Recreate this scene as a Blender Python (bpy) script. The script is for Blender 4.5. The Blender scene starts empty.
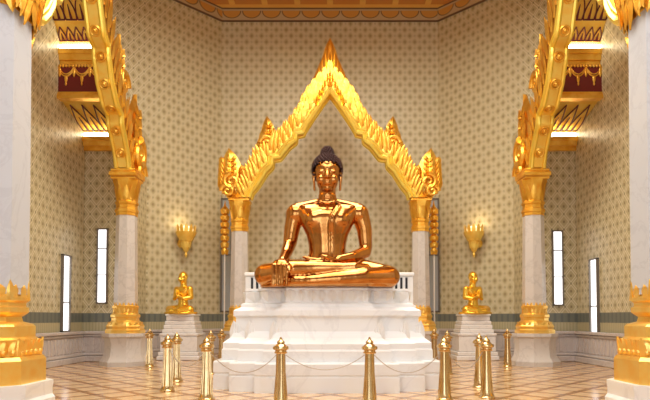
import bpy, bmesh, math, random
from mathutils import Vector, Matrix
random.seed(7)
PI = math.pi
COL = bpy.context.scene.collection
EYE = 1.5

# ------------------------------------------------------------------ materials
class NT:
    def __init__(s, name):
        s.mat = bpy.data.materials.new(name); s.mat.use_nodes = True
        s.nt = s.mat.node_tree; s.b = s.nt.nodes['Principled BSDF']
    def node(s, t, **kw):
        n = s.nt.nodes.new(t)
        for k, v in kw.items(): setattr(n, k, v)
        return n
    def put(s, sock, v):
        if isinstance(v, bpy.types.NodeSocket): s.nt.links.new(v, sock)
        else: sock.default_value = v
    def m(s, op, a, b=None, c=None):
        n = s.node('ShaderNodeMath', operation=op)
        s.put(n.inputs[0], a)
        if b is not None: s.put(n.inputs[1], b)
        if c is not None: s.put(n.inputs[2], c)
        return n.outputs[0]
    def step(s, x, lo, hi, a=0.0, b=1.0):
        n = s.node('ShaderNodeMapRange', interpolation_type='SMOOTHSTEP')
        s.put(n.inputs[0], x)
        n.inputs[1].default_value = lo; n.inputs[2].default_value = hi
        n.inputs[3].default_value = a; n.inputs[4].default_value = b
        return n.outputs[0]
    def mix(s, f, a, b):
        n = s.node('ShaderNodeMix', data_type='RGBA')
        s.put(n.inputs[0], f)
        s.put(n.inputs[6], a if isinstance(a, bpy.types.NodeSocket) else (*a, 1))
        s.put(n.inputs[7], b if isinstance(b, bpy.types.NodeSocket) else (*b, 1))
        return n.outputs[2]
    def obj(s): return s.node('ShaderNodeTexCoord').outputs['Object']
    def uv(s):
        sp = s.node('ShaderNodeSeparateXYZ')
        s.nt.links.new(s.node('ShaderNodeTexCoord').outputs['UV'], sp.inputs[0])
        return sp.outputs[0], sp.outputs[1]
    def noise(s, scale, detail=4, rough=.55, dist=0.0):
        n = s.node('ShaderNodeTexNoise'); s.nt.links.new(s.obj(), n.inputs['Vector'])
        n.inputs['Scale'].default_value = scale; n.inputs['Detail'].default_value = detail
        n.inputs['Roughness'].default_value = rough; n.inputs['Distortion'].default_value = dist
        return n.outputs[0]
    def bump(s, h, strength, dist=.02):
        n = s.node('ShaderNodeBump'); s.put(n.inputs['Height'], h)
        n.inputs['Strength'].default_value = strength; n.inputs['Distance'].default_value = dist
        s.nt.links.new(n.outputs[0], s.b.inputs['Normal'])
    def col(s, c): s.put(s.b.inputs['Base Color'], c if isinstance(c, bpy.types.NodeSocket) else (*c, 1))
    def pr(s, rough, metal=0.0, **kw):
        s.put(s.b.inputs['Roughness'], rough); s.b.inputs['Metallic'].default_value = metal
        for k, v in kw.items(): s.put(s.b.inputs[k], v)

def gold(name, c1, c2, rough, bumpscale=0, bs=.4, metal=1.0):
    t = NT(name); n = t.noise(3.0)
    t.col(t.mix(t.step(n, .35, .65), c1, c2)); t.pr(rough, metal)
    if bumpscale: t.bump(t.noise(bumpscale, 3), bs, .03)
    return t.mat
def plain(name, c, rough, metal=0.0, spec=None):
    t = NT(name); n = t.noise(6.0)
    t.col(t.mix(n, tuple(x*.94 for x in c), tuple(min(1, x*1.05) for x in c))); t.pr(rough, metal)
    return t.mat
def marble(name, base, vein, rough=.25, amount=.5, scale=.8):
    t = NT(name)
    n = t.noise(scale, 6, .6, 1.2); d = t.m('ABSOLUTE', t.m('SUBTRACT', n, .5))
    v = t.step(d, 0.0, .035, amount, 0.0)
    cl = t.step(t.noise(scale*.6, 3), .35, .7, 0, amount*.35)
    t.col(t.mix(t.m('MAXIMUM', v, cl), base, vein)); t.pr(rough)
    return t.mat
def emit(name, c, strength):
    t = NT(name); t.col((.8, .8, .8)); t.pr(.5)
    t.put(t.b.inputs['Emission Color'], (*c, 1)); t.b.inputs['Emission Strength'].default_value = strength
    return t.mat

M = {}
M['gold'] = gold('gilded carving', (1.0, .64, .13), (.90, .49, .07), .4, 9, .35)
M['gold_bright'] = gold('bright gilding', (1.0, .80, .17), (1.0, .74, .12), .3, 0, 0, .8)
M['gold_base'] = gold('gilded base', (1.0, .70, .20), (1.0, .60, .12), .36, 7, .2, .85)
M['gold_statue'] = gold('gilt statuette', (1.0, .66, .10), (.98, .56, .06), .27, 0, 0, .85)
M['brass'] = gold('polished brass', (.78, .60, .33), (.68, .49, .24), .2)
M['bronze'] = gold('polished gold alloy', (.64, .30, .095), (.50, .21, .055), .15, 3, .1)
M['hair'] = gold('dark hair curls', (.06, .018, .013), (.035, .012, .009), .45, 0, 0, .3)
M['marble_white'] = marble('white marble', (.89, .905, .915), (.68, .69, .72), .3, .35, .55)
M['marble_column'] = marble('grey veined marble', (.63, .595, .575), (.47, .44, .43), .22, .5, 1.1)
M['marble_near'] = marble('pale bluish marble', (.58, .62, .70), (.47, .50, .58), .25, .4, .9)
M['marble_stand'] = marble('pale stand marble', (.80, .775, .77), (.6, .57, .57), .25, .4, 1.2)
M['marble_dado'] = marble('dado marble', (.62, .57, .56), (.45, .40, .40), .25, .5, 1.5)
M['dark'] = plain('dark frame', (.07, .06, .055), .4)
M['frame'] = plain('window frame bronze', (.16, .14, .12), .4)
M['black'] = plain('dark recess', (.012, .012, .018), .5)
M['red'] = plain('deep red lacquer', (.17, .012, .012), .45)
M['darkred'] = plain('dark red inlay', (.12, .012, .02), .5)
M['gilt_lit'] = gold('lit gilding', (1.0, .74, .18), (1.0, .64, .11), .4, 0, 0, .45)  # paler gold: lit look of coves, soffits and lamp bowls put into colour
M['steel'] = plain('dull chain metal', (.55, .50, .43), .35, .9)
M['pane'] = emit('daylit pane', (.97, .98, 1.0), 1.6)
M['strip'] = emit('cove lamp strip', (1.0, .90, .62), 9.0)
M['flame'] = emit('sconce glow', (1.0, .80, .48), 1.3)
M['pole'] = plain('white pole', (.86, .85, .84), .3)

t = NT('smoky glass'); t.col((.40, .44, .50)); t.pr(.1); M['glass'] = t.mat

def wall_mat():
    t = NT('patterned wall tiles'); u, v = t.uv()
    us = t.m('DIVIDE', u, .43); vs = t.m('DIVIDE', v, .54)
    a = t.m('FRACT', t.m('ADD', us, vs)); b = t.m('FRACT', t.m('SUBTRACT', us, vs))
    ca = t.m('ABSOLUTE', t.m('SUBTRACT', a, .5)); cb = t.m('ABSOLUTE', t.m('SUBTRACT', b, .5))
    mx = t.m('MAXIMUM', ca, cb); mn = t.m('MINIMUM', ca, cb)
    line = t.step(t.m('ABSOLUTE', t.m('SUBTRACT', mx, .40)), .03, .06, 1, 0)
    centre = t.step(t.m('ADD', ca, cb), .11, .20, 1, 0)
    node = t.step(mn, .39, .45, 0, 1)
    base = t.mix(t.noise(1.2, 3), (.475, .41, .245), (.54, .475, .29))
    c = t.mix(t.m('MULTIPLY', line, .85), base, (.76, .70, .53))
    c = t.mix(t.m('MULTIPLY', centre, .75), c, (.20, .15, .075))
    c = t.mix(t.m('MULTIPLY', node, .72), c, (.17, .17, .11))
    # border bands just over the dado
    arc = t.m('ABSOLUTE', t.m('SINE', t.m('MULTIPLY', u, PI/.24)))
    bandcol = t.mix(t.step(arc, .35, .75), (.13, .15, .14), (.18, .195, .17))
    c = t.mix(t.m('MULTIPLY', t.step(v, 1.34, 1.36), t.step(v, 1.66, 1.68, 1, 0)), c, bandcol)
    low = t.mix(t.step(t.m('FRACT', t.m('DIVIDE', u, .11)), .3, .6), (.42, .38, .24), (.50, .45, .29))
    c = t.mix(t.step(v, 1.34, 1.36, 1, 0), c, low)
    t.col(c); t.pr(.38)
    return t.mat
M['wall'] = wall_mat()

def frieze_mat():
    t = NT('painted frieze'); u, v = t.uv()
    x = t.m('FRACT', t.m('DIVIDE', u, .86)); dx = t.m('MULTIPLY', t.m('SUBTRACT', x, .5), .86)
    y = t.m('SUBTRACT', v, .46)
    r = t.m('SQRT', t.m('ADD', t.m('MULTIPLY', dx, dx), t.m('MULTIPLY', t.m('MULTIPLY', y, y), 1.6)))
    inside = t.m('MULTIPLY', t.step(r, .37, .40, 1, 0), t.step(v, .46, .48, 1, 0))
    ring = t.m('MULTIPLY', t.step(t.m('ABSOLUTE', t.m('SUBTRACT', r, .39)), .015, .035, 1, 0), t.step(v, .46, .48, 1, 0))
    c = t.mix(inside, (.52, .40, .23), (.60, .30, .07))
    c = t.mix(ring, c, (.20, .13, .07))
    c = t.mix(t.m('ADD', t.step(v, .05, .07, 1, 0), t.step(v, .53, .55)), c, (.14, .08, .05))
    t.col(c); t.pr(.45); return t.mat
M['frieze'] = frieze_mat()

def floor_mat():
    t = NT('polished marble floor'); sp = t.node('ShaderNodeSeparateXYZ'); t.nt.links.new(t.obj(), sp.inputs[0])
    x, y = sp.outputs[0], sp.outputs[1]
    S = .92
    a = t.m('FRACT', t.m('DIVIDE', t.m('ADD', x, y), S)); b = t.m('FRACT', t.m('DIVIDE', t.m('SUBTRACT', x, y), S))
    ca = t.m('ABSOLUTE', t.m('SUBTRACT', a, .5)); cb = t.m('ABSOLUTE', t.m('SUBTRACT', b, .5))
    mx = t.m('MAXIMUM', ca, cb); mn = t.m('MINIMUM', ca, cb)
    line = t.step(mx, .385, .40); knot = t.step(mn, .385, .40)
    n = t.noise(2.5, 5, .6, .8)
    tile = t.mix(n, (.66, .44, .24), (.78, .58, .36))
    c = t.mix(line, tile, (.40, .19, .07)); c = t.mix(knot, c, (.26, .12, .05))
    c = t.mix(t.step(mx, .33, .335, 0, .0), c, (.8, .7, .5))
    t.col(c); t.pr(t.step(n, .3, .7, .13, .2)); return t.mat
M['floor'] = floor_mat()
def ceil_mat():
    t = NT('gilded coffer ceiling'); sp = t.node('ShaderNodeSeparateXYZ'); t.nt.links.new(t.obj(), sp.inputs[0])
    a = t.m('ABSOLUTE', t.m('SUBTRACT', t.m('FRACT', t.m('DIVIDE', sp.outputs[0], 1.4)), .5))
    b = t.m('ABSOLUTE', t.m('SUBTRACT', t.m('FRACT', t.m('DIVIDE', sp.outputs[1], 1.4)), .5))
    t.col(t.mix(t.step(t.m('MAXIMUM', a, b), .40, .42), (.62, .25, .05), (.85, .5, .12))); t.pr(.45); return t.mat
M['ceiling'] = ceil_mat()

# ------------------------------------------------------------------ mesh building
class MB:
    def __init__(s): s.bm = bmesh.new(); s.uvl = None
    def face(s, vs):
        try: return s.bm.faces.new(vs)
        except ValueError: return None
    def loft(s, rings, cap=True, closed=False):
        R = [[s.bm.verts.new(p) for p in r] for r in rings]
        n = len(R[0]); k = len(R)
        for i in range(k if closed else k-1):
            A, B = R[i], R[(i+1) % k]
            for j in range(n): s.face((A[j], A[(j+1) % n], B[(j+1) % n], B[j]))
        if cap and not closed:
            s.face(R[0][::-1]); s.face(R[-1])
    def box(s, c, d, rz=0):
        x, y, z = (q/2 for q in d); r = Matrix.Rotation(rz, 3, 'Z'); c = Vector(c)
        ring = lambda h: [c + r @ Vector(p) for p in ((-x, -y, h), (x, -y, h), (x, y, h), (-x, y, h))]
        s.loft([ring(-z), ring(z)])
    def bev(s, c, d, b=.02, rz=0):
        x, y, z = (q/2 for q in d); r = Matrix.Rotation(rz, 3, 'Z'); c = Vector(c)
        def ring(h, i):
            X, Y = x-i, y-i
            return [c + r @ Vector(p) for p in ((-X, -Y, h), (X, -Y, h), (X, Y, h), (-X, Y, h))]
        s.loft([ring(-z, b), ring(-z+b, 0), ring(z-b, 0), ring(z, b)])
    def lathe(s, prof, c=(0, 0, 0), n=24, ph=0.0, sx=1, sy=1):
        c = Vector(c)
        s.loft([[c + Vector((r*sx*math.cos(ph+2*PI*j/n), r*sy*math.sin(ph+2*PI*j/n), z)) for j in range(n)] for r, z in prof])
    def oct(s, prof, c=(0, 0, 0)):      # prof in apothem
        k = 1/math.cos(PI/8); s.lathe([(r*k, z) for r, z in prof], c, 8, PI/8)
    def prism(s, poly, fn, w0, w1):     # poly list of (a,b); fn(a,b,w)->point
        s.loft([[fn(a, b, w0) for a, b in poly], [fn(a, b, w1) for a, b in poly]])
    def tube(s, pts, r, n=8, closed=False):
        pts = [Vector(p) for p in pts]; k = len(pts)
        rr = r if isinstance(r, (list, tuple)) else [r]*k
        rings = []; up = None
        for i, p in enumerate(pts):
            a = pts[i-1] if (i or closed) else pts[i]; b = pts[(i+1) % k] if (i < k-1 or closed) else pts[i]
            d = (b-a).normalized()
            if up is None:
                up = Vector((0, 0, 1)) if abs(d.z) < .9 else Vector((0, 1, 0))
            x = d.cross(up); x = x.normalized() if x.length > 1e-5 else d.orthogonal().normalized()
            up = x.cross(d).normalized()
            rings.append([p + (x*math.cos(2*PI*j/n) + up*math.sin(2*PI*j/n))*rr[i] for j in range(n)])
        s.loft(rings, True, closed)
    def ell(s, c, r, n=16, m=10, rot=None):
        c = Vector(c); rot = rot or Matrix.Identity(3)
        rings = []
        for i in range(m+1):
            th = PI*i/m; th = min(max(th, .02), PI-.02)
            rings.append([c + rot @ Vector((r[0]*math.sin(th)*math.cos(2*PI*j/n), r[1]*math.sin(th)*math.sin(2*PI*j/n), -r[2]*math.cos(th))) for j in range(n)])
        s.loft(rings)
    def cap(s, a, b, ra, rb, n=14):      # tapered capsule
        a, b = Vector(a), Vector(b); d = (b-a); L = d.length; d.normalize()
        x = d.orthogonal().normalized(); y = d.cross(x)
        rings = []
        for i in range(6):
            t = -PI/2 + (PI/2)*i/5; t = max(t, -PI/2+.05)
            rings.append((a + d*ra*math.sin(t), ra*math.cos(t)))
        for i in range(6):
            t = (PI/2)*i/5; t = min(t, PI/2-.05)
            rings.append((b + d*rb*math.sin(t), rb*math.cos(t)))
        s.loft([[p + (x*math.cos(2*PI*j/n)+y*math.sin(2*PI*j/n))*r for j in range(n)] for p, r in rings])
    def chain(s, pts, rs):
        for i in range(len(pts)-1): s.cap(pts[i], pts[i+1], rs[i], rs[i+1])
    def blade(s, o, d, side, nrm, L, W, T, curl=0.0, n=8):
        """a carved leaf: grows from o along d, bends towards side, diamond section, ridge along nrm"""
        o, d, side, nrm = Vector(o), Vector(d).normalized(), Vector(side).normalized(), Vector(nrm).normalized()
        rings = []
        for i in range(n+1):
            q = i/n; ang = curl*q*q
            c = o + d*(L*q) + side*(L*.5*curl*q*q)
            dd = d*math.cos(ang) + side*math.sin(ang); ss = side*math.cos(ang) - d*math.sin(ang)
            w = W*.5*(math.sin(PI*min(1, (q*.86+.14)))**.8)*(1.0 if q < .99 else .12); w = max(w, .004)
            th = max(T*.5*(1-q*.7), .004)
            rings.append([c + ss*w, c + nrm*th, c - ss*w, c - nrm*th])
        s.loft(rings)
    def quad_uv(s, p, uv):
        if s.uvl is None: s.uvl = s.bm.loops.layers.uv.new('UVMap')
        f = s.bm.faces.new([s.bm.verts.new(q) for q in p])
        for l, c in zip(f.loops, uv): l[s.uvl].uv = c
    def build(s, name, mat, parent=None, smooth=True, angle=40, recalc=True):
        if recalc: bmesh.ops.recalc_face_normals(s.bm, faces=s.bm.faces[:])
        me = bpy.data.meshes.new(name); s.bm.to_mesh(me); s.bm.free()
        me.materials.append(M[mat] if isinstance(mat, str) else mat)
        if smooth:
            me.polygons.foreach_set('use_smooth', [True]*len(me.polygons))
            me.set_sharp_from_angle(angle=math.radians(angle))
        o = bpy.data.objects.new(name, me); COL.objects.link(o)
        if parent: o.parent = parent
        return o

def tag(o, label, cat, group=None):
    o['label'] = label; o['category'] = cat
    if group: o['group'] = group
    return o
def thing(name, label, cat, loc=(0, 0, 0), rz=0, group=None):
    o = bpy.data.objects.new(name, None); COL.objects.link(o)
    o.location = loc; o.rotation_euler = (0, 0, rz); o.empty_display_size = .2
    return tag(o, label, cat, group)
def struct(o, label=None):
    o['kind'] = 'structure'
    if label: o['label'] = label
    return o
def sroot(name, loc=(0, 0, 0), rz=0):
    o = bpy.data.objects.new(name, None); COL.objects.link(o); o.location = loc; o.rotation_euler = (0, 0, rz)
    return struct(o)
def copy_tree(o, parent=None):
    c = o.copy(); COL.objects.link(c)
    if parent: c.parent = parent
    for ch in o.children: copy_tree(ch, c)
    return c

# ------------------------------------------------------------------ the hall
YB, XC = 24.0, 4.7          # back wall, its corners
HW = EYE + 12.88            # top of patterned wall
HC = HW + .6
XS, YA, XR = 8.6, 19.5, 7.1  # side walls, alcove end wall, its inner edge
YO = YB - (9.2-XC)
YF = -5.0
def wall(name, p, q, z0=0, z1=HW, th=.25, u0=0.0, z_in=None):
    """wall from p to q (room on the right-hand side when walking p->q reversed); patterned inner face, thin solid behind"""
    p, q = Vector((*p, 0)), Vector((*q, 0)); d = (q-p); L = d.length; d.normalize()
    n = Vector((d.y, -d.x, 0))  # towards the room
    Z = Vector((0, 0, 1)); mb = MB()
    A, B, C_, D = p+Z*z0, q+Z*z0, q+Z*z1, p+Z*z1
    mb.quad_uv((A, B, C_, D), ((u0, z0), (u0+L, z0), (u0+L, z1), (u0, z1)))
    k = -n*th
    for a, b in ((B, A), (C_, B), (D, C_), (A, D)):
        mb.quad_uv((a, b, b+k, a+k), ((0, 0),)*4)
    mb.quad_uv((B+k, A+k, D+k, C_+k), ((0, 0),)*4)
    return struct(mb.build(name, 'wall', smooth=False))
wall('wall_back', (-XC, YB), (XC, YB), u0=.0)
wall('wall_back_left', (-9.2, YO), (-XC, YB))
wall('wall_back_right', (XC, YB), (9.2, YO))
wall('wall_left', (-XS, YF), (-XS, YA), z1=HC)
wall('wall_right', (XS, YA), (XS, YF), z1=HC)
wall('wall_alcove_left', (-XS, YA), (-XR, YA), z1=8.6, th=.12)
wall('wall_alcove_right', (XR, YA), (XS, YA), z1=8.6, th=.12)
yr = YB - (XR-XC)
wall('wall_alcove_left_return', (-XR, YA), (-XR, yr), z1=8.6, th=.12)
wall('wall_alcove_right_return', (XR, yr), (XR, YA), z1=8.6, th=.12)

mb = MB(); mb.box((0, 10, -.1), (19, 32, .2)); struct(mb.build('floor', 'floor', smooth=False))
mb = MB(); mb.box((0, 10, HC+.1), (19, 32, .2)); struct(mb.build('ceiling', 'ceiling', smooth=False))
# painted frieze under the ceiling
def frieze(name, p, q):
    p, q = Vector((*p, HW)), Vector((*q, HW)); d = (q-p); L = d.length; d.normalize(); n = Vector((d.y, -d.x, 0))
    mb = MB(); Z = Vector((0, 0, .6)); p += n*.06; q += n*.06
    mb.quad_uv((p, q, q+Z, p+Z), ((0, 0), (L, 0), (L, .6), (0, .6)))
    k = -n*.3
    mb.quad_uv((q, p, p+k, q+k), ((0, 0),)*4); mb.quad_uv((p+Z, q+Z, q+Z+k, p+Z+k), ((0, 0),)*4)
    struct(mb.build(name, 'frieze', smooth=False))
frieze('trim_1', (-XC, YB), (XC, YB)); frieze('trim_2', (-9.2, YO), (-XC, YB)); frieze('trim_3', (XC, YB), (9.2, YO))
# front wall of the hall, behind the viewpoint, with three tall doorways
mb = MB()
for x0, x1 in ((-9, -5.6), (-2.4, -1.5), (1.5, 2.4), (5.6, 9)): mb.box(((x0+x1)/2, YF-.2, 3.6), (x1-x0, .4, 7.2))
mb.box((0, YF-.2, (7.2+HC)/2), (18, .4, HC-7.2)); struct(mb.build('wall_front', 'marble_dado', smooth=False))

# marble dado with baluster relief
def dado(name, p, q, ndash=.22, h=1.05):
    p, q = Vector((*p, 0)), Vector((*q, 0)); d = (q-p); L = d.length; d.normalize(); n = Vector((d.y, -d.x, 0)); rz = math.atan2(d.y, d.x)
    mb = MB(); c = (p+q)/2
    mb.box(c+n*.04+Vector((0, 0, h/2)), (L, .08, h), rz)
    mb.bev(c+n*.09+Vector((0, 0, h-.05)), (L, .18, .1), .015, rz)
    mb.bev(c+n*.07+Vector((0, 0, h-.15)), (L, .14, .06), .01, rz)
    mb.bev(c+n*.10+Vector((0, 0, .1)), (L, .2, .2), .02, rz)
    mb.bev(c+n*.08+Vector((0, 0, .25)), (L, .15, .07), .015, rz)
    k = int(L/ndash)
    for i in range(k):
        o = p + d*((i+.5)*L/k) + n*.08
        mb.bev(o+Vector((0, 0, .58)), (ndash*.5, .06, .5), .02, rz)
    struct(mb.build(name, 'marble_dado', smooth=False))
dado('baseboard_back', (-XC, YB), (XC, YB)); dado('baseboard_back_left', (-9.2+1.9, YO+1.9), (-XC, YB)); dado('baseboard_back_right', (XC, YB), (9.2-1.9, YO+1.9))
dado('baseboard_left', (-XS, 6), (-XS, YA)); dado('baseboard_right', (XS, YA), (XS, 6))
dado('baseboard_alcove_left', (-XS, YA), (-XR, YA)); dado('baseboard_alcove_right', (XR, YA), (XS, YA))

# ------------------------------------------------------------------ windows
def window(name, c, w, h, rz, bars, panemat, fm='frame', fw=.045):
    r = sroot(name, c, rz); mb = MB()     # local: x along wall, -y into the room
    for sx in (-1, 1): mb.bev((sx*(w/2-fw/2), -.03, 0), (fw, .1, h), .008)
    for sz in (-1, 1): mb.bev((0, -.03, sz*(h/2-fw/2)), (w, .1, fw), .008)
    mb.build('window_frame', fm, r)
    mb = MB(); mb.box((0, -.012, 0), (w-fw, .02, h-fw)); mb.build('pane', panemat, r, smooth=False)
    for b in bars:
        mb = MB(); mb.bev((0, -.035, h/2-b*h), (w-fw, .06, .035), .005); mb.build('glazing_bar', fm, r)
    return r
window('window_1', (-XS+.01, 18.15, 2.3), .55, 2.5, PI/2, (.62,), 'pane')
window('window_2', (XS-.01, 18.15, 2.18), .55, 2.5, -PI/2, (.62,), 'pane')
window('window_3', (-7.92, YA-.01, 3.31), .38, 2.62, 0, (.27, .62), 'pane')
window('window_4', (7.92, YA-.01, 3.24), .38, 2.62, 0, (.27, .62), 'pane')
window('window_5', (-4.43, YB-.01, 4.2), .5, 4.9, 0, (.5,), 'glass', fw=.06)
window('window_6', (4.43, YB-.01, 4.2), .5, 4.9, 0, (.5,), 'glass', fw=.06)

# ------------------------------------------------------------------ gilded alcove ceilings
def alcove_ceiling(name, s):
    r = sroot(name); x0, x1 = (-XS, -XR) if s < 0 else (XR, XS)
    def fn(a, b, w): return Vector((w, a, b))
    def solid(nm, poly, mat, a=x0, b=x1):
        mb = MB(); mb.prism(poly, fn, a, b); return mb.build(nm, mat, r, smooth=False)
    def cornice(y, z, top):
        # stepped moulding whose bottom is z and whose back is y
        k = (top-z)/3
        solid('cornice', [(y, z), (y-.10, z), (y-.10, z+k), (y-.16, z+k), (y-.20, z+2*k), (y-.24, z+2*k), (y-.24, top), (y, top)], 'gold')
    def cove(ya, za, yb, zb, rows):
        solid('cove', [(ya, za), (yb, zb), (yb, zb+.12), (ya+.15, za+.25)], 'gilt_lit')  # lamp glow on the cove put into its paler gold
        d = Vector((0, yb-ya, zb-za)); L = d.length; d.normalize(); n = Vector((0, d.z, -d.y)); n = n if n.z < 0 else -n
        mb = MB()
        def petal(xc, t0, hgt, w):
            o = Vector((xc, ya, za)) + d*t0 + n*.02
            for sg in (-1, 1):
                pts = []
                for i in range(9):
                    q = i/8
                    pts.append(o + Vector((sg*w*.5*(1-q**1.5)*(1+.35*math.sin(PI*q)), 0, 0)) + d*(hgt*q))
                mb.tube(pts, .022, 6)
            mb.tube([o+d*.02, o+d*hgt*.55], [.045, .012], 6)
            mb.tube([o+Vector((-w*.5, 0, 0)), o+Vector((w*.5, 0, 0))], .025, 6)
        if rows == 2:
            for i in range(6): petal(x0+(i+.5)*(x1-x0)/6, .08*L, .24*L, (x1-x0)/6*.86)
            for i in range(4): petal(x0+(i+.5)*(x1-x0)/4, .44*L, .46*L, (x1-x0)/4*.88)
        else:
            for i in range(4): petal(x0+(i+.5)*(x1-x0)/4, .08*L, .74*L, (x1-x0)/4*.88)
        mb.build('petal_inlay', 'darkred', r)
    cornice(YA, 7.35, 7.80)
    mb = MB(); mb.bev(((x0+x1)/2, 19.42, 7.90), (x1-x0-.02, .08, .13), .01); mb.build('cove_lamp', 'strip', r)
    cove(YA, 7.98, 17.6, 8.50, 1)
    # frieze board with swags
    solid('lip', [(17.7, 8.42), (17.42, 8.42), (17.42, 8.52), (17.47, 8.64), (17.7, 8.64)], 'gold')
    solid('red_frieze', [(17.7, 8.64), (17.50, 8.64), (17.50, 9.52), (17.7, 9.52)], 'red')
    mb = MB(); n = 3; w = (x1-x0)/n
    for i in range(n+1):
        xa = x0+i*w
        if i < n:
            for dz in (0, .07):
                pts = [Vector((xa+w*q/8, 17.49, 9.44-dz-.23*(1-(2*q/8-1)**2))) for q in range(9)]
                mb.tube(pts, .022, 6)
            mb.ell((xa+w/2, 17.49, 9.06), (.05, .03, .12))
            mb.ell((xa+w/2, 17.49, 8.9), (.03, .03, .06))
        mb.ell((min(max(xa, x0+.05), x1-.05), 17.49, 9.28), (.045, .03, .16))
    for i in range(int((x1-x0)/.1)): mb.ell((x0+.05+.1*i, 17.49, 9.48), (.045, .03, .05), 8, 6)
    mb.build('swag', 'gold', r)
    cornice(17.68, 9.52, 10.02)
    mb = MB(); mb.bev(((x0+x1)/2, 17.58, 10.13), (x1-x0-.02, .08, .13), .01); mb.build('cove_lamp', 'strip', r)
    cove(17.66, 10.22, 16.5, 11.5, 2)
    solid('lip', [(16.6, 11.45), (16.3, 11.45), (16.3, 11.7), (16.6, 11.7)], 'gold')
    solid('red_frieze', [(16.6, 11.7), (16.4, 11.7), (16.4, 12.6), (16.6, 12.6)], 'red')
alcove_ceiling('ceiling_alcove_left', -1); alcove_ceiling('ceiling_alcove_right', 1)

# ------------------------------------------------------------------ columns
def petal_ring(mb, c, ap, z, h, w, n, tilt=.25, T=.06):
    for i in range(n):
        a = 2*PI*(i+.5)/n; o = Vector((math.cos(a), math.sin(a), 0)); side = Vector((-math.sin(a), math.cos(a), 0))
        mb.blade(Vector(c)+o*ap+Vector((0, 0, z)), Vector((0, 0, 1))+o*tilt, side, o, h, w, T)
def column(loc, label, group):
    r = thing('marble_column', label, 'column', loc, 0, group)
    mb = MB(); mb.oct([(.70, 0), (.70, .14), (.66, .2), (.60, .3), (.57, .5), (.57, .72), (.60, .86), (.65, .92), (.65, 1.02)]); mb.build('plinth', 'marble_column', r, angle=25)
    mb = MB(); mb.oct([(.56, 1.02), (.56, 1.12), (.52, 1.16), (.54, 1.24), (.47, 1.36), (.39, 1.42), (.39, 1.5), (.415, 1.53), (.415, 1.6), (.35, 1.66), (.35, 1.78), (.37, 1.82), (.37, 1.88), (.345, 1.9)])
    petal_ring(mb, (0, 0, 0), .50, 1.14, .24, .17, 16, .1); petal_ring(mb, (0, 0, 0), .355, 1.62, .20, .13, 16, .1); petal_ring(mb, (0, 0, 0), .335, 1.83, .16, .11, 16, .08)
    mb.build('gilded_base', 'gold_base', r, angle=30)
    mb = MB(); mb.oct([(.335, 1.8), (.335, 2.2), (.315, 3.6), (.295, 4.85)]); mb.build('shaft', 'marble_column', r, angle=25)
    mb = MB(); mb.oct([(.31, 4.76), (.31, 4.84), (.335, 4.88), (.335, 4.96), (.30, 5.0), (.30, 5.1), (.33, 5.14), (.33, 5.2), (.29, 5.24), (.30, 5.4), (.34, 5.66), (.40, 5.84), (.40, 5.9)])
    petal_ring(mb, (0, 0, 0), .29, 5.2, .55, .18, 12, .22)
    mb.bev((0, 0, 5.93), (.78, .78, .08), .02)
    mb.build('capital', 'gold', r, angle=30)
    return r
XM, YM = 6.52, 17.9
XG, YG = 3.42, 21.2
column((-XM, YM, 0), 'slender marble column beside the left side arch, in front of the narrow window wall', 'slender gilded columns')
column((XM, YM, 0), 'slender marble column under the right side arch, beside the right window wall', 'slender gilded columns')
column((-XG, YG, 0), 'slender marble column under the left foot of the central gilded arch', 'slender gilded columns')
column((XG, YG, 0), 'slender marble column under the right foot of the central gilded arch', 'slender gilded columns')

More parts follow.
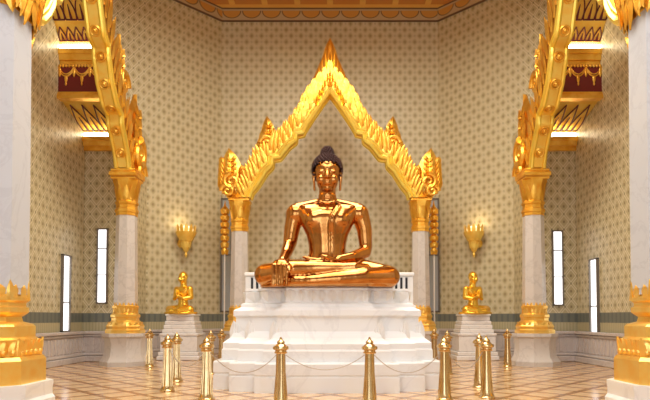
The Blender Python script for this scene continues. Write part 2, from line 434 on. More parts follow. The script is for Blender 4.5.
XN, YN = 5.95, 9.5
def near_column(s, label):
    r = thing('marble_pillar', label, 'column', (s*XN, YN, 0), 0, 'thick foreground pillars')
    mb = MB(); mb.oct([(1.10, 0), (1.10, .12), (1.06, .18), (1.06, .28), (1.07, .34), (1.07, .42)]); mb.build('plinth', 'marble_white', r, angle=25)
    mb = MB(); mb.oct([(.96, .42), (.96, .80), (.92, .86), (.86, .88), (.86, 1.14), (.80, 1.18), (.80, 1.36), (.76, 1.40), (.62, 1.44), (.60, 1.52), (.66, 1.56), (.70, 1.60), (.70, 1.68), (.66, 1.70), (.66, 1.76), (.70, 1.79), (.70, 1.86), (.67, 1.88), (.67, 2.0), (.70, 2.005)])
    for k in range(8):                   # petals standing on each facet
        a = k*PI/4; o = Vector((math.cos(a), math.sin(a), 0)); sd = Vector((-math.sin(a), math.cos(a), 0))
        for j in (-2, -1, 0, 1, 2):
            mb.blade(o*.86+sd*j*.145+Vector((0, 0, .88)), Vector((0, 0, 1))+o*.2, sd, o, .27, .15, .12, .3*(1 if j > 0 else -1 if j < 0 else 0))
            mb.ell(o*.90+sd*j*.145+Vector((0, 0, .94)), (.04, .04, .04), 8, 6)
        for j in (-.5, .5):
            mb.blade(o*.68+sd*j*.26+Vector((0, 0, 1.84)), Vector((0, 0, 1))+o*.06, sd, o, .22, .22, .09)
        c = (o+sd*.414)
        mb.blade(c*.66+Vector((0, 0, 1.80)), Vector((0, 0, 1))+c*.05, sd, o, .34, .16, .14)
        mb.blade(c*.84+Vector((0, 0, .86)), Vector((0, 0, 1))+c*.2, sd, o, .32, .22, .14)
    mb.build('gilded_base', 'gold_base', r, angle=30)
    mb = MB(); mb.oct([(.69, 1.9), (.685, 3.5), (.66, 6.75)]); mb.build('shaft', 'marble_near', r, angle=25)
    mb = MB(); mb.oct([(.68, 6.70), (.70, 6.76), (.70, 6.86), (.66, 6.9), (.68, 7.1), (.80, 7.4), (.9, 7.5), (.9, 7.7)])
    petal_ring(mb, (0, 0, 0), .66, 6.86, .6, .3, 16, .2)
    for k in range(8):
        a = k*PI/4; o = Vector((math.cos(a), math.sin(a), 0)); sd = Vector((-math.sin(a), math.cos(a), 0)); inn = k in ((0, 1, 7) if s < 0 else (3, 4, 5))
        for j in range(-2, 3):
            L = (.62 if inn else .3)*(1-.12*abs(j))
            mb.blade(o*.80+sd*j*.15+Vector((0, 0, 7.12)), Vector((0, 0, -1))-o*.12, sd, o, L, .2, .12, .3*(1 if j > 0 else -1))
            mb.blade(o*.86+sd*j*.15+Vector((0, 0, 7.4)), Vector((0, 0, -1))-o*.1, sd, o, .5, .2, .12, 0)
    mb.build('capital', 'gold', r, angle=30)
near_column(-1, 'thick pale marble pillar with gilded foot at the left edge of the photo')
near_column(1, 'thick pale marble pillar with gilded foot at the right edge of the photo')

# ------------------------------------------------------------------ gilded arches
def resample(P, n):
    P = [Vector((*p, 0)) for p in P]; L = [0]
    for i in range(1, len(P)): L.append(L[-1]+(P[i]-P[i-1]).length)
    out = []
    for k in range(n+1):
        s = L[-1]*k/n; i = 1
        while i < len(L)-1 and L[i] < s: i += 1
        q = (s-L[i-1])/max(L[i]-L[i-1], 1e-6); out.append(P[i-1].lerp(P[i], q))
    return out
def smooth_poly(P, it=1):
    for _ in range(it):
        Q = [P[0]]
        for a, b in zip(P, P[1:]):
            Q += [(a[0]*.75+b[0]*.25, a[1]*.75+b[1]*.25), (a[0]*.25+b[0]*.75, a[1]*.25+b[1]*.75)]
        P = Q+[P[-1]]
    return P
def spiral(mb, fr, c, r0, turns, rad, sgn=1, a0=0, n=30):
    pts, rr = [], []
    for i in range(n+1):
        q = i/n; a = a0+sgn*2*PI*turns*q; r = r0*(1-q*.85)
        pts.append(fr(c[0]+r*math.cos(a), c[1]+r*math.sin(a), 0)); rr.append(rad*(1-q*.5))
    mb.tube(pts, rr, 8)
def half_arch(root, fr, vec, IN, EX, D, leafdir, roundels, finials, endfin, tassel=False, MR=.10):
    """IN, EX: inner and outer outline from apex to foot, in (u,v). fr(u,v,w)->point, vec(u,v,w)->direction"""
    N = 96
    I = resample(IN, N); E = resample(EX, N)
    W = vec(0, 0, 1)
    mb = MB(); rings = []
    for i, e in zip(I, E):
        a = i.lerp(e, .16); b = i.lerp(e, .5); c = i.lerp(e, .84)
        ring = [(i, D*.8), (a, D), (b, D*1.12), (c, D*.8), (e, D*.35)]
        rings.append([fr(p.x, p.y, w) for p, w in ring] + [fr(p.x, p.y, -w) for p, w in ring[::-1]])
    mb.loft(rings); mb.build('arch_band', 'gold', root, angle=50)
    # bright edge mouldings following the inner line
    mb = MB()
    for off, rad, ws in ((.035, MR, (1, -1)), (.17, MR*.55, (1.1, -1.1))):
        for w in ws:
            mb.tube([fr(i.x+(e-i).normalized().x*off, i.y+(e-i).normalized().y*off, D*w*.92) for i, e in zip(I, E)], rad, 8)
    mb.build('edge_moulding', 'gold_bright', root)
    # carved leaves over the faces, each overlapping the one above it
    mb = MB(); n = 20
    for k in range(n):
        q = (k+.7)/n; j = min(int(q*N), N-1); i, e = I[j], E[j]; t = (I[max(j-6, 0)]-I[min(j+6, N)]).normalized(); o = (e-i); th = o.length; o.normalize()
        for f, ln, wd in ((.34, .8, .24), (.55, .8, .26), (.76, .6, .24)):
            p = i.lerp(e, f)
            g = (t*.8+o*.55).normalized(); sd = Vector((-g.y, g.x, 0)); 
            if sd.dot(o) < 0: sd = -sd
            for w in (1, -1):
                mb.blade(fr(p.x, p.y, w*D*(1.08 if f < .7 else .7)), vec(g.x, g.y, 0)+W*w*.12, vec(sd.x, sd.y, 0), W*w, ln*th*.95, wd*th*.95, .06, .3)
    # flames rising off the outer edge
    n = 40
    for k in range(n):
        q = (k+.6)/n; j = min(int(q*N), N-1); i, e = I[j], E[j]; o = (e-i); th = o.length; o.normalize()
        g = (Vector((0, 1, 0))*.75+o*.45).normalized(); sd = Vector((-g.y, g.x, 0))
        if sd.dot(o) > 0: sd = -sd
        mb.blade(fr(e.x-o.x*.12, e.y-o.y*.12, 0), vec(g.x, g.y, 0), vec(sd.x, sd.y, 0), W, leafdir*(.8+.4*random.random()), leafdir*.5, .12, .4)
    mb.build('leaf_carving', 'gold', root, angle=25)
    if roundels:
        m = 9
        for k in range(m):
            q = (k+.5)/m; j = min(int(q*N), N-1); i = I[j]; t = (I[min(j+3, N)]-I[max(j-3, 0)]).normalized(); nn = (I[j]-E[j]).normalized()
            mb = MB(); c = Vector((i.x, i.y, 0))+nn*.03
            for rad, tb in ((.13, .03), (.065, .025)):
                pts = []
                for s_ in range(16):
                    a = 2*PI*s_/16; pts.append(fr(c.x+t.x*rad*math.cos(a), c.y+t.y*rad*math.cos(a), rad*math.sin(a)))
                mb.tube(pts, tb, 6, True)
            mb.ell(fr(c.x, c.y, 0), (.06, .06, .06), 8, 6)
            mb.build('roundel', 'gold', root)
        mb = MB(); mb.loft([[fr(q.x, q.y, w) for q, w in ((i+(i-e).normalized()*.012, D*.62), (i+(i-e).normalized()*.012, -D*.62), (i+(e-i)*.05, -D*.62), (i+(e-i)*.05, D*.62))] for i, e in zip(I, E)]); mb.build('lit_soffit', 'gilt_lit', root, angle=30)  # strip added so the soffit's lit brightness sits in its colour
    for (u, v, h, sg) in finials:
        mb = MB(); X = vec(sg, 0, 0); Zv = vec(0, 1, 0)
        mb.blade(fr(u, v-.1, 0), Zv, X, W, h, h*.42, .34, .10)
        for k, (dx, dz, f) in enumerate(((-.16, 0, .62), (.16, 0, .62), (-.24, -.1, .42), (.24, -.1, .42))):
            mb.blade(fr(u+dx*h*.8, v+dz*h, 0), Zv+vec(dx*1.2, 0, 0), vec(dx, 0, 0), W, h*f, h*.24, .26, -.4)
        for w in (1, -1):
            for k in range(4):
                for g in (-1, 1): mb.blade(fr(u+g*.03*h, v+(.05+.17*k)*h, w*.14), Zv+X*g*.55, X*g, W*w, h*(.26-.03*k), h*.12, .16, -.5)
        for w in (1, -1): spiral(mb, lambda a, b, c, w=w: fr(a, b, w*.2), (u+sg*.05, v+.12*h), .2*h, 1.5, .05*h+.02, sg)
        mb.build('flame_finial', 'gold', root, angle=25)
    if endfin:
        u, v, h, sg = endfin; mb = MB(); X = vec(sg, 0, 0); Zv = vec(0, 1, 0)
        # naga-like scroll: belly, raised hood and curls
        mb.blade(fr(u, v, 0), Zv, X, W, h, h*.5, .5, .12, 10)
        mb.blade(fr(u-sg*.12*h, v, 0), Zv-X*.25, -X, W, h*.62, h*.36, .46, .5)
        for k in range(6):
            mb.blade(fr(u+sg*.14*h, v+(.05+.11*k)*h, 0), Zv*.9+X*.5, X, W, h*(.36-.02*k), h*.17, .26, -.35)
            mb.blade(fr(u-sg*.16*h, v+(.02+.09*k)*h, 0), Zv*.9-X*.4, X, W, h*(.32-.025*k), h*.16, .3, .3)
        for w in (1, -1):
            fw = lambda a, b, c, w=w: fr(a, b, w*.26)
            spiral(mb, fw, (u-sg*.02*h, v+.26*h), .17*h, 1.6, .05*h, -sg, PI/2); spiral(mb, fw, (u+sg*.06*h, v+.06*h), .14*h, 1.4, .045*h, sg)
        for w in (1, -1):
            for k in range(4):
                for g in (-1, 1): mb.blade(fr(u+g*.04*h, v+(.34+.12*k)*h, w*.2), Zv+X*g*.5, X*g, W*w, h*(.22-.03*k), h*.11, .18, -.5)
        mb.build('end_scroll', 'gold', root, angle=25)
    if tassel:
        u, v, sg = tassel; mb = MB(); X = vec(sg, 0, 0); Zv = vec(0, 1, 0)
        for k in range(7):
            mb.blade(fr(u+sg*(-.35+.16*k), v-.02*k, .12*math.sin(k*2.1)), -Zv+X*(.3-.1*k), X, W, .72-.06*k, .24, .2, .4)
        mb.build('hanging_leaves', 'gold', root, angle=25)

def apex(root, fr, vec, v0, h):
    W = vec(0, 0, 1); Zv = vec(0, 1, 0); mb = MB()
    mb.blade(fr(0, v0-.1, 0), Zv, vec(1, 0, 0), W, h, h*.34, .4, 0, 12)
    for s in (-1, 1):
        X = vec(s, 0, 0)
        for k in range(6):
            d = k*.115*h
            mb.blade(fr(s*(.05+.062*h*k), v0+.30*h-d, .05), Zv+X*.08, X, W, h*(.50-.03*k), h*.17, .36-.03*k, -.12)
            mb.blade(fr(s*(.02+.05*h*k), v0+.16*h-d, .12), Zv-X*.12, X, W, h*.3, h*.13, .34, .1)
    for k in range(5):
        mb.blade(fr(0, v0-.1+.11*h*k, .12), Zv, vec(1, 0, 0), W, h*.26, h*(.2-.022*k), .3)
    mb.build('apex_finial', 'gold', root, angle=25)

# central gable arch
GA = thing('gilded_arch', 'tall pointed gilded arch with flame spire framing the large seated figure', 'arch', (0, YG, 0))
def gpx(px, py): return ((330-px)/26.46, (318-py)/26.46+EYE)
IN = [gpx(*p) for p in ((330, 91), (322, 102), (312, 117), (304, 130), (303, 133), (296, 134), (295.5, 141), (289, 146), (282, 155), (280, 157.5), (272.5, 158.5), (272, 166), (266, 172), (258, 185), (252, 192), (250, 198))]
EX = [gpx(*p) for p in ((330, 64), (318, 77), (306, 91), (297, 106), (289, 118), (281, 128), (271, 138), (262, 146), (253, 155), (247, 165), (242, 176), (238, 186), (234, 192), (231, 198))]
for s in (-1, 1):
    fr = lambda u, v, w, s=s: Vector((s*u, -w, v)); vec = lambda u, v, w, s=s: Vector((s*u, -w, v))
    half_arch(GA, fr, vec, IN, EX, .24, .11, False, [(*gpx(268, 147), 1.35, 1)], (gpx(231, 199)[0], gpx(231, 194.5)[1], 1.8, 1))
apex(GA, lambda u, v, w: Vector((u, -w-.1, v)), lambda u, v, w: Vector((u, -w, v)), gpx(330, 84)[1], 1.95)

# side arches spanning from the thick pillars to the slender columns
def side_arch(s, label):
    r = thing('gilded_side_arch', label, 'arch', (0, 0, 0), 0, 'gilded side arches')
    YAp = 13.9
    def xat(Y): return s*(XM+.08-(YM-Y)*(XM-XN)/(YM-YN))
    fr = lambda u, v, w: Vector((xat(YAp+u)-s*w, YAp+u, v+EYE))
    vec = lambda u, v, w: Vector((-s*w, u, v))
    INf = [(Y-YAp, h) for Y, h in ((13.9, 10.3), (14.35, 9.35), (14.8, 8.35), (15.1, 7.72), (15.5, 7.6), (15.52, 7.3), (15.85, 6.7), (16.3, 6.25), (16.75, 6.13), (16.78, 5.85), (17.1, 5.55), (17.45, 5.15), (17.6, 4.76))]
    EXf = [(Y-YAp, h) for Y, h in ((13.9, 11.5), (14.6, 10.6), (15.3, 9.5), (15.8, 8.7), (16.2, 8.0), (16.6, 7.35), (17.0, 6.9), (17.5, 6.5), (17.85, 6.0), (18.1, 5.5), (18.25, 4.76))]
    half_arch(r, fr, vec, INf, EXf, .21, .95, True, [(17.0-YAp, 7.0, 1.9, 1)], (18.7-YAp, 4.72, 2.9, 1), MR=.075)
    mb = MB(); c = fr(YM-YAp, 4.57, 0)
    mb.bev((s*XM, YM, 6.05), (.86, .86, .15), .03); mb.bev((s*XM, YM, 6.17), (.78, .78, .09), .02); mb.build('foot_block', 'gold', r)
    INn = [(Y-YAp, h) for Y, h in ((13.9, 10.3), (13.5, 9.0), (13.2, 8.0), (12.4, 7.3), (12.15, 6.95), (11.9, 6.85), (11.85, 6.65), (11.65, 6.35), (11.4, 6.1), (11.05, 5.95), (10.7, 5.85), (10.3, 5.85))]
    EXn = [(Y-YAp, h) for Y, h in ((13.9, 11.5), (13.3, 10.6), (12.6, 9.6), (12.0, 8.8), (11.5, 8.1), (11.0, 7.5), (10.5, 7.1), (10.0, 6.8), (9.7, 6.6))]
    half_arch(r, fr, vec, INn, EXn, .21, .6, False, [(11.2-YAp, 7.6, 1.4, -1)], None, (10.72-YAp, 5.88, 1))
    mb = MB()
    for k in range(10):
        mb.blade(fr(-.6+.12*k, 10.9-abs(k-4.5)*.1, 0), vec((k-4.5)*.03, 1, 0), vec(1, 0, 0), vec(0, 0, 1), 1.2, .4, .3)
    mb.build('apex_finial', 'gold', r, angle=25)
side_arch(-1, 'gilded flame-crested side arch rising from the left slender column to the left pillar')
side_arch(1, 'gilded flame-crested side arch rising from the right slender column to the right pillar')

# ------------------------------------------------------------------ pedestal
PX, PY = -.06, 13.1
ped = thing('marble_pedestal', 'broad stepped white marble pedestal under the large seated figure', 'pedestal', (PX, PY, 0))
def redent(e, z, k=1.0):
    w = [1.25, 1.80, 2.20]; d = [1.66, 1.42, 1.05]
    q = [(w[0], -d[0]), (w[0], -d[1]), (w[1], -d[1]), (w[1], -d[2]), (w[2], -d[2])]
    pts = [(x+e, y-e) for x, y in q]
    # mirror into four quadrants (counter-clockwise from front right)
    A = pts; B = [(x, -y) for x, y in pts[::-1]]; C_ = [(-x, -y) for x, y in pts]; D = [(-x, y) for x, y in pts[::-1]]
    return [Vector((x, y, z)) for x, y in A+B+C_+D]
def tier(name, prof, mat='marble_white'):
    mb = MB(); mb.loft([redent(e, z) for e, z in prof]); return mb.build(name, mat, ped, smooth=False)
tier('foot_step', [(.20, 0), (.20, .30), (.18, .31), (.18, .34), (.20, .36), (.20, .57), (.18, .60)])
tier('base_moulding', [(.05, .60), (.05, .82), (.03, .86), (.03, .97), (-.03, 1.02), (-.11, 1.08), (-.15, 1.16)])
tier('waist', [(-.17, 1.16), (-.20, 1.22), (-.21, 1.50), (-.19, 1.53)])
tier('cornice_moulding', [(-.19, 1.53), (-.16, 1.55), (-.16, 1.66), (-.20, 1.69), (-.27, 1.72), (-.30, 1.74), (-.30, 1.80), (-.36, 1.83)])
tier('top_tier', [(-.38, 1.83), (-.38, 1.86), (-.40, 2.08), (-.38, 2.10), (-.38, 2.14), (-.42, 2.15)])
# lotus lappets round the top tier and bracket carving on the waist
mb = MB(); R = redent(-.39, 1.87)
for i in range(len(R)):
    a, b = R[i], R[(i+1) % len(R)]; L = (b-a).length; k = max(1, int(L/.2)); d = (b-a).normalized(); n = Vector((d.y, -d.x, 0))
    for j in range(k):
        p = a+d*((j+.5)*L/k)
        mb.blade(p+Vector((0, 0, .21)), (0, 0, -1), d, n, .24, L/k*.95, .15)
mb.build('lotus_lappets', 'marble_white', ped, angle=25)
for sx in (-1, 1):
    for x, y in ((1.25-.1, -1.46), (1.7, -1.22), (2.08, -.86)):
        mb = MB()
        for k in range(3):
            mb.blade((sx*(x-.06*k), y+.02, 1.05+.03*k), Vector((-sx*.35, 0, 1)), (sx, 0, 0), (0, -1, 0), .42-.08*k, .17, .09, .5)
        mb.build('bracket', 'marble_white', ped, angle=25)

# low marble screen with dark slots behind the figure
scr = thing('marble_screen', 'low white marble screen with dark slots just behind the large seated figure', 'screen', (-.02, 15.35, 0))
mb = MB(); mb.bev((0, 0, .8), (4.8, .34, 1.6), .02); mb.bev((0, 0, 1.72), (4.7, .3, .24), .02); mb.build('base', 'marble_white', scr, smooth=False)
mb = MB(); mb.bev((0, 0, 2.24), (4.56, .2, .80), .02); mb.bev((0, 0, 2.69), (4.62, .26, .1), .02); mb.build('top_rail', 'marble_white', scr, smooth=False)
for k in range(31):
    mb = MB(); mb.box((-2.1+.14*k, -.105, 2.35), (.06, .03, .50)); mb.build('dark_slot', 'black', scr, smooth=False)

# ------------------------------------------------------------------ figures
def remesh(o, voxel, it=6, fac=.5):
    m = o.modifiers.new('Remesh', 'REMESH'); m.mode = 'VOXEL'; m.voxel_size = voxel; m.use_smooth_shade = True
    m = o.modifiers.new('Smooth', 'SMOOTH'); m.factor = fac; m.iterations = it

def ring_ell(z, hw, hd, yc=0.0, n=28, pw=2.3):
    out = []
    for j in range(n):
        a = 2*PI*j/n; c, s = math.cos(a), math.sin(a)
        out.append(Vector((hw*math.copysign(abs(c)**(2/pw), c), yc+hd*math.copysign(abs(s)**(2/pw), s), z)))
    return out
TORSO = [(.10, .66, .46, 0), (.35, .62, .44, 0), (.55, .48, .36, -.01), (.75, .40, .31, -.02), (.92, .40, .31, -.03), (1.15, .45, .33, -.04), (1.38, .56, .36, -.05), (1.55, .64, .36, -.04), (1.70, .72, .32, 0), (1.78, .69, .27, .02), (1.83, .54, .22, .03), (1.87, .32, .19, .02), (1.91, .2, .16, .02)]
def torso_front(x, z):
    for a, b in zip(TORSO, TORSO[1:]):
        if a[0] <= z <= b[0]:
            q = (z-a[0])/(b[0]-a[0]); hw, hd, yc = (a[i]+(b[i]-a[i])*q for i in (1, 2, 3))
            return yc-hd*max(0, 1-(abs(x)/hw)**2.3)**(1/2.3)
    return 0
def head(mb, c, k, ears=True):
    """k scales a head of half-width .29; c is the centre of the skull, face towards -Y"""
    c = Vector(c); P = lambda x, y, z: c+Vector((x, y, z))*k
    mb.ell(P(0, 0, .12), (.285*k, .32*k, .34*k)); mb.ell(P(0, -.05, -.10), (.235*k, .27*k, .29*k)); mb.ell(P(0, -.17, -.30), (.10*k, .10*k, .085*k))
    mb.chain([P(0, -.285, .08), P(0, -.36, -.085)], [.03*k, .055*k])                       # nose
    for s in (-1, 1):
        mb.ell(P(s*.045, -.325, -.10), (.045*k, .045*k, .03*k), 10, 6)
        mb.ell(P(s*.125, -.275, .03), (.075*k, .045*k, .034*k), 12, 8)                       # lowered lids
        pts = [P(s*(.03+.2*q/6), -.31+.13*(q/6)**2, .10+.06*math.sin(PI*q/6*.75)) for q in range(7)]
        mb.chain(pts, [.022*k]*7)                                                         # brows
        mb.ell(P(s*.14, -.20, -.12), (.1*k, .1*k, .12*k))                                    # cheeks
        if ears:
            mb.chain([P(s*.275, 0, .10), P(s*.295, .01, -.02), P(s*.285, .02, -.18), P(s*.275, .02, -.30)], [.04*k, .04*k, .03*k, .03*k])
    mb.ell(P(0, -.285, -.195), (.095*k, .04*k, .022*k), 12, 8); mb.ell(P(0, -.275, -.235), (.075*k, .04*k, .024*k), 12, 8)
def hair(c, k, parent, curls=True, name='hair'):
    c = Vector(c); mb = MB()
    mb.ell(c+Vector((0, .03, .15))*k, (.325*k, .35*k, .335*k)); mb.ell(c+Vector((0, .04, .49))*k, (.135*k, .14*k, .155*k))
    bmesh.ops.delete(mb.bm, geom=[v for v in mb.bm.verts if (v.co-c).y < -.06*k and (v.co-c).z < (.14+.11*(1-((v.co-c).x/(.3*k))**2))*k or (v.co-c).z < -.16*k], context='VERTS')
    rng = random.Random(3)
    for C0, R_, z0 in ((Vector((0, .03, .15))*k, (.325*k, .35*k, .335*k), -.7), (Vector((0, .04, .49))*k, (.135*k, .14*k, .155*k), -.2)):
        n = int(420 if R_[0] > .2*k else 110)
        for i in range(n):
            zz = 1-2*(i+.5)/n; a = i*2.39996
            if zz < z0: continue
            s_ = math.sqrt(1-zz*zz); p = c+C0+Vector((R_[0]*s_*math.cos(a), R_[1]*s_*math.sin(a), R_[2]*zz)); q = p-c
            if q.y < -.06*k and q.z < (.14+.11*(1-(q.x/(.3*k))**2))*k: continue
            mb.ell(p, (.028*k,)*3, 6, 4)
    return mb.build(name, 'hair', parent)
def fingers(mb, base, d, spread, down, k, ln=.30, bend=.4, r=.033):
    """four unequal, bent fingers: base centre, direction d, spread axis, bend direction"""
    base, d, spread, down = Vector(base), Vector(d).normalized(), Vector(spread).normalized(), Vector(down).normalized()
    for i, f in enumerate((.92, 1.0, .95, .78)):
        o = base+spread*((i-1.5)*.078*k); L = ln*f*k; p = [o]
        for a, seg in ((bend*.3, .42), (bend*.8, .33), (bend*1.3, .25)):
            p.append(p[-1]+(d*math.cos(a)+down*math.sin(a))*L*seg)
        mb.chain(p, [r*k, r*k*.95, r*k*.85, r*k*.7])

SZ = 2.15
bud = thing('seated_statue', 'large polished copper-gold seated statue with dark curled hair on white marble', 'statue', (PX+.0, 12.55, SZ))
bud.scale = (1.04,)*3
mb = MB()
mb.loft([ring_ell(*t_) for t_ in TORSO])
mb.ell((0, -.30, 1.48), (.44, .12, .20)); 
for s in (-1, 1): mb.ell((s*.24, -.27, 1.46), (.24, .14, .19)); mb.ell((s*.70, .0, 1.62), (.20, .22, .22))
mb.chain([(0, .02, 1.80), (0, .0, 2.0), (0, -.0, 2.2)], [.21, .185, .185])
for z_ in (1.95, 2.01): mb.tube([(.19*math.cos(a*PI/8), .19*math.sin(a*PI/8), z_) for a in range(16)], .018, 6, True)
HC_ = (0, -.05, 2.44)
head(mb, HC_, 1.0)
for s in (-1, 1): mb.chain([(s*.12, .03, 1.88), (s*.42, .03, 1.79), (s*.66, .02, 1.70)], [.10, .13, .17])
# right arm (photo left) reaching down over the shin, left arm into the lap
mb.chain([(-.69, 0, 1.63), (-.765, .03, 1.3), (-.81, .0, .98), (-.87, -.30, .72), (-.92, -.62, .54)], [.20, .175, .15, .125, .095])
mb.ell((-.935, -.76, .49), (.17, .13, .075), rot=Matrix.Rotation(.5, 3, 'X'))
fingers(mb, (-.94, -.86, .44), (0, -.35, -1), (1, 0, 0), (0, .5, -1), 1.15, .40, .35, .036)
mb.chain([(-.82, -.72, .48), (-.76, -.84, .42), (-.75, -.92, .32)], [.05, .045, .035])
mb.chain([(.70, 0, 1.63), (.80, .02, 1.3), (.83, -.02, .90), (.80, -.08, .78), (.52, -.42, .64), (.24, -.60, .575)], [.20, .17, .14, .14, .12, .095])
mb.ell((.06, -.63, .555), (.19, .15, .06)); fingers(mb, (-.10, -.64, .55), (-1, -.05, -.02), (0, 1, 0), (0, 0, 1), 1.1, .36, .25, .036)
mb.chain([(.10, -.74, .57), (-.02, -.79, .61), (-.11, -.77, .63)], [.05, .045, .035])
# folded legs
mb.chain([(-.30, -.05, .30), (-.8, -.22, .31), (-1.28, -.42, .27)], [.34, .31, .235])
mb.chain([(-1.28, -.46, .27), (-.75, -.66, .36), (-.2, -.78, .38), (.30, -.80, .39)], [.235, .19, .15, .105])
mb.chain([(.30, -.80, .39), (.55, -.78, .40), (.80, -.70, .41)], [.10, .105, .075])
mb.chain([(.30, -.05, .30), (.8, -.22, .30), (1.28, -.42, .235)], [.34, .31, .235])
mb.chain([(1.28, -.48, .225), (.75, -.75, .20), (.2, -.88, .155), (-.40, -.86, .12)], [.225, .20, .16, .11])
mb.chain([(-.40, -.86, .12), (-.65, -.82, .12), (-.92, -.72, .12)], [.105, .11, .08])
mb.ell((0, -.30, .16), (1.22, .52, .2), 28, 10)
mb.loft([ring_ell(-.0, 1.38, .62, -.28), ring_ell(.035, 1.42, .64, -.28), ring_ell(.07, 1.38, .60, -.28)])
# robe edge running down from the left shoulder, belt roll at the waist
for x_ in (.05, .12):
    pts = [(x_+max(0, z_-1.45)*.5, torso_front(x_+max(0, z_-1.45)*.5, z_)-.06*math.exp(-((z_-1.45)/.18)**2)-.0, z_) for z_ in [.55+.08*i for i in range(16)]]
    mb.chain(pts, [.02]*len(pts))
for v in mb.bm.verts: v.co.z = max(v.co.z, .002)
body = mb.build('body', 'bronze', bud); remesh(body, .016, 9)
hair(HC_, 1.0, bud)

# gilded attendants on marble stands
def attendant(s, loc, label):
    st = thing('marble_stand', 'small stepped marble stand carrying the %s gilded kneeling figure' % ('left' if s < 0 else 'right'), 'stand', loc, 0, 'marble stands of the small figures')
    mb = MB()
    for w, z0, z1 in ((1.50, 0, .16), (1.42, .16, .30), (1.30, .30, .86), (1.36, .86, .96), (1.20, .96, 1.1), (1.12, 1.1, 1.26), (1.06, 1.26, 1.40), (.98, 1.40, 1.58)): mb.bev((0, 0, (z0+z1)/2), (w, w*.9, z1-z0), .025)
    mb.build('stand_body', 'marble_stand', st, smooth=False)
    mb = MB(); mb.bev((0, 0, 1.61), (1.04, .95, .06), .015); mb.build('top_slab', 'marble_white', st, smooth=False)
    f = thing('gilded_figure', label, 'statue', (loc[0], loc[1], 1.64), -s*math.radians(-28), 'small gilded kneeling figures')
    mb = MB()
    k = .53
    mb.loft([ring_ell(z*k+.03, hw*k*.86, hd*k*.9, yc*k) for z, hw, hd, yc in TORSO])
    q = lambda x, y, z: (x*k, y*k, z*k+.03)
    mb.chain([q(0, .02, 1.8), q(0, 0, 2.1)], [.13, .115]); head(mb, q(0, -.05, 2.42), k*1.0)
    for g in (-1, 1):
        mb.chain([q(g*.58, 0, 1.66), q(g*.70, -.02, 1.1), q(g*.42, -.42, 1.0), q(g*.08, -.58, 1.16)], [.115, .095, .07, .05])
        mb.chain([q(g*.3, -.05, .24), q(g*.88, -.35, .24), q(g*.35, -.76, .18), q(-g*.2, -.76, .16)], [.19, .16, .11, .07])
        fingers(mb, q(g*.04, -.60, 1.22), (0, -.1, 1), (0, 1, 0), (-g, 0, 0), .62, .34, .05, .04)
        mb.ell(q(g*.045, -.60, 1.18), (.03, .075, .08))
        mb.chain([q(g*.05, -.48, 1.2), q(g*.05, -.44, 1.36)], [.026, .02])
    mb.loft([ring_ell(0, .60, .50, -.12), ring_ell(.05, .62, .52, -.12), ring_ell(.09, .58, .48, -.12)])
    pts = [q(g*.01+.42-.0-.55*i/10, torso_front(.42-.55*i/10, 1.68-.75*i/10)*.9-.01, 1.68-.75*i/10) for i, g in zip(range(11), [0]*11)]
    mb.chain(pts, [.02]*11)
    for v in mb.bm.verts: v.co.z = max(v.co.z, .002)
    b = mb.build('body', 'gold_statue', f); remesh(b, .014, 4)
    c = Vector(q(0, -.05, 2.42)); mb = MB()
    mb.ell(c+Vector((0, .015, .07)), (.165, .178, .175)); mb.ell(c+Vector((0, .03, .20)), (.06, .06, .06))
    bmesh.ops.delete(mb.bm, geom=[v for v in mb.bm.verts if (v.co-c).y < -.04 and (v.co-c).z < .10 or (v.co-c).z < -.06], context='VERTS')
    mb.build('hair', 'gold_statue', f)
attendant(-1, (-5.36, 20.5, 0), 'small gilded figure with joined hands on the stand below the left wall lamp')
attendant(1, (5.22, 20.5, 0), 'small gilded figure with joined hands on the stand below the right wall lamp')

# ------------------------------------------------------------------ wall lamps
def sconce(s, label):
    Y = 22.62; x = s*(28.7-Y); n = Vector((-s, -1, 0)).normalized()
    r = thing('wall_lamp', label, 'lamp', Vector((x, Y, EYE+3.12)), 0, 'gilded wall lamps'); r.scale = (1.15,)*3
    o = n*.42; mb = MB()
    mb.lathe([(.01, -.62), (.05, -.52), (.03, -.45), (.09, -.38), (.12, -.30), (.08, -.24), (.16, -.16), (.20, -.10), (.17, -.06), (.27, .05), (.33, .16), (.36, .26), (.33, .27), (.28, .2), (.05, .1)], o, 20)
    petal_ring(mb, o, .2, -.05, .36, .15, 12, .4, .05); petal_ring(mb, o, .13, -.3, .22, .11, 10, .3, .04)
    mb.build('lamp_bowl', 'gilt_lit', r, angle=35)
    mb = MB(); mb.tube([o+Vector((0, 0, -.1)), o*.5+Vector((0, 0, -.2)), o*.06+Vector((0, 0, -.1))], .04); mb.ell(o*.06+Vector((0, 0, -.1)), (.1, .1, .14), 12, 8); mb.build('wall_bracket', 'gilt_lit', r)
    mb = MB(); mb.ell(o+Vector((0, 0, .26)), (.29, .29, .22)); g = mb.build('lamp_glass', 'flame', r)
    mb = MB(); petal_ring(mb, o, .29, .2, .32, .15, 12, .15, .03); mb.build('lotus_crown', 'gilt_lit', r, angle=30)
    L = bpy.data.lights.new('lamp_glow', 'POINT'); L.energy = 7; L.color = (1, .75, .4); L.shadow_soft_size = .15
    l = bpy.data.objects.new('lamp_glow', L); COL.objects.link(l); l.parent = r; l.location = o+Vector((0, 0, .62))
sconce(-1, 'lotus-shaped gilded wall lamp above the left small gilded figure'); sconce(1, 'lotus-shaped gilded wall lamp above the right small gilded figure')

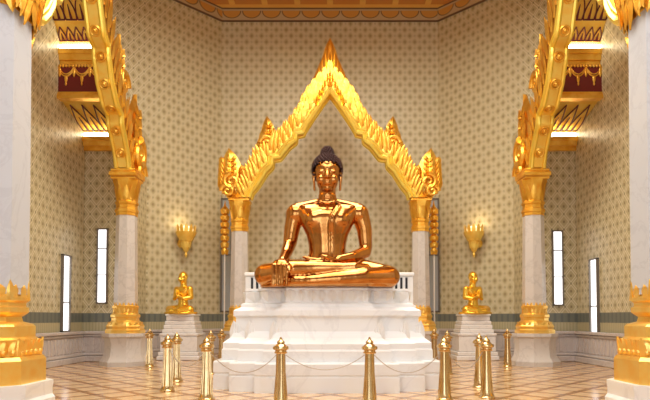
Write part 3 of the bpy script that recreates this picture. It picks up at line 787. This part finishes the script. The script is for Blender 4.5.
# ------------------------------------------------------------------ ceremonial standards beside the back columns
def standard(x, label):
    r = thing('ceremonial_standard', label, 'standard', (x, 22.3, 0), 0, 'gilded standards')
    mb = MB(); mb.lathe([(.03, .1), (.03, 4.2)], n=10); mb.build('pole', 'pole', r)
    mb = MB(); mb.lathe([(.26, 0), (.26, .05), (.14, .1), (.07, .2), (.05, .35)], n=16); mb.build('foot', 'brass', r)
    mb = MB(); z = 4.05
    for k in range(7):
        w = .10+.07*math.sin(PI*min(1, (k+1)/5)*.6)
        mb.lathe([(w*.6, z), (w*1.05, z+.03), (w, z+.16), (w*.5, z+.27)], n=14)
        petal_ring(mb, (0, 0, 0), w*.85, z-.02, .2, .1, 9, .25, .04); z += .27
    mb.lathe([(.08, z-.05), (.03, z+.12), (.01, z+.25)], n=10)
    mb.build('tiered_head', 'gold', r, angle=30)
standard(-4.2, 'slim gilded tiered standard on a white pole left of the central arch'); standard(4.15, 'slim gilded tiered standard on a white pole right of the central arch')

# ------------------------------------------------------------------ barrier posts and chains
def make_post():
    r = bpy.data.objects.new('barrier_post', None); COL.objects.link(r)
    mb = MB(); mb.lathe([(.155, 0), (.155, .02), (.14, .03), (.13, .06), (.115, .1), (.10, .2), (.088, .35), (.08, .55), (.075, .80), (.07, .90)], n=20)
    for k in range(12):
        a = 2*PI*k/12; mb.tube([(.112*math.cos(a), .112*math.sin(a), .1), (.078*math.cos(a), .078*math.sin(a), .55), (.070*math.cos(a), .070*math.sin(a), .89)], .011, 5)
    mb.build('post_shaft', 'brass', r)
    mb = MB(); mb.lathe([(.06, .875), (.11, .885), (.118, .90), (.10, .92), (.10, .935), (.135, .955), (.142, .98), (.135, 1.005), (.10, 1.02), (.085, 1.04), (.06, 1.05)], n=20); mb.build('collar', 'brass', r)
    mb = MB(); mb.lathe([(.05, 1.045), (.07, 1.06), (.065, 1.09), (.04, 1.11), (.03, 1.12), (.022, 1.15), (.012, 1.17)], n=14); mb.build('finial', 'brass', r)
    return r
def gx(px, Y): return (px-330)/561*Y
PT = {'A': (gx(168, 11.6), 11.6), 'B': (gx(207, 10.4), 10.4), 'C': (gx(281, 9.8), 9.8), 'D': (gx(369.5, 9.8), 9.8), 'E': (gx(444, 10.4), 10.4), 'F': (gx(486, 10.6), 10.6),
      'G': (gx(177, 13.3), 13.3), 'H': (gx(479, 12.2), 12.2), 'I': (gx(150, 17.2), 17.2), 'J': (gx(507, 17.2), 17.2),
      'K': (gx(222, 17.0), 17.0), 'L': (gx(434, 17.0), 17.0), 'N': (gx(211, 15.0), 15.0), 'O': (gx(447, 15.0), 15.0)}
LB = {'C': 'brass barrier post left of centre, standing right before the white pedestal', 'D': 'brass barrier post right of centre, standing right before the white pedestal',
      'B': 'brass barrier post at the near left corner of the pedestal', 'E': 'brass barrier post at the near right corner of the pedestal',
      'A': 'nearer brass post of the close pair left of the pedestal', 'G': 'farther brass post of the close pair left of the pedestal',
      'F': 'nearer brass post of the close pair right of the pedestal', 'H': 'farther brass post of the close pair right of the pedestal',
      'I': 'lone brass post beside the foot of the left slender column', 'J': 'lone brass post beside the foot of the right slender column',
      'K': 'far brass post showing just past the left side of the pedestal waist', 'L': 'far brass post showing just past the right side of the pedestal waist',
      'N': 'brass post half hidden behind the near left corner post', 'O': 'brass post half hidden behind the near right corner post'}
proto = make_post()
for i, k in enumerate(PT):
    o = proto if i == 0 else copy_tree(proto)
    o.location = (*PT[k], 0); tag(o, LB[k], 'post', 'brass barrier posts')
def chain_between(a, b, sag, label):
    (x0, y0), (x1, y1) = PT[a], PT[b]; A, B = Vector((x0, y0, .86)), Vector((x1, y1, .86)); d = (B-A); L = d.length; d.normalize(); A += d*.085; B -= d*.085
    n = 60; pts = [A.lerp(B, i/n)-Vector((0, 0, sag*(1-(2*i/n-1)**2))) for i in range(n+1)]
    mb = MB(); mb.tube(pts, .006, 6)
    for i in range(0, n, 1): mb.ell((pts[i]+pts[i+1])/2, (.013, .013, .009), 6, 4)
    tag(mb.build('barrier_chain', 'steel'), label, 'chain', 'barrier chains')
chain_between('B', 'C', .34, 'thin chain sagging across the left part of the pedestal front')
chain_between('C', 'D', .26, 'thin chain sagging between the two central brass posts')
chain_between('D', 'E', .34, 'thin chain sagging across the right part of the pedestal front')
chain_between('A', 'B', .3, 'thin chain from the left post pair to the near left corner post')
chain_between('E', 'F', .3, 'thin chain from the near right corner post to the right post pair')

# ------------------------------------------------------------------ light
def area(name, loc, rot, sx, sy, e, c):
    L = bpy.data.lights.new(name, 'AREA'); L.shape = 'RECTANGLE'; L.size = sx; L.size_y = sy; L.energy = e; L.color = c
    o = bpy.data.objects.new(name, L); COL.objects.link(o); o.location = loc; o.rotation_euler = rot
    return o
area('hall_light', (0, 13.5, 13.6), (0, 0, 0), 8, 6, 1250, (1, .92, .75))
area('nave_light', (0, 5, 13.4), (0, 0, 0), 9, 8, 950, (1, .98, .95))
W = bpy.data.worlds.new('World'); bpy.context.scene.world = W; W.use_nodes = True
bg = W.node_tree.nodes['Background']; bg.inputs[0].default_value = (.84, .92, 1.0, 1); bg.inputs[1].default_value = 2.6

# ------------------------------------------------------------------ camera
F = 561.0
cam = bpy.data.cameras.new('Camera'); co = bpy.data.objects.new('Camera', cam); COL.objects.link(co)
cam.sensor_width = 36; cam.sensor_fit = 'HORIZONTAL'; cam.lens = F/650*36
pitch = math.radians(2.0)
co.location = (0, 0, EYE); co.rotation_euler = (PI/2+pitch, 0, 0)
cam.shift_x = -5/650; cam.shift_y = (118-F*math.tan(pitch))/650
cam.clip_end = 200
sc = bpy.context.scene; sc.camera = co
vs = sc.view_settings; vs.view_transform = 'Standard'; vs.look = 'None'; vs.gamma = 1; vs.use_curve_mapping = False; vs.exposure = .27
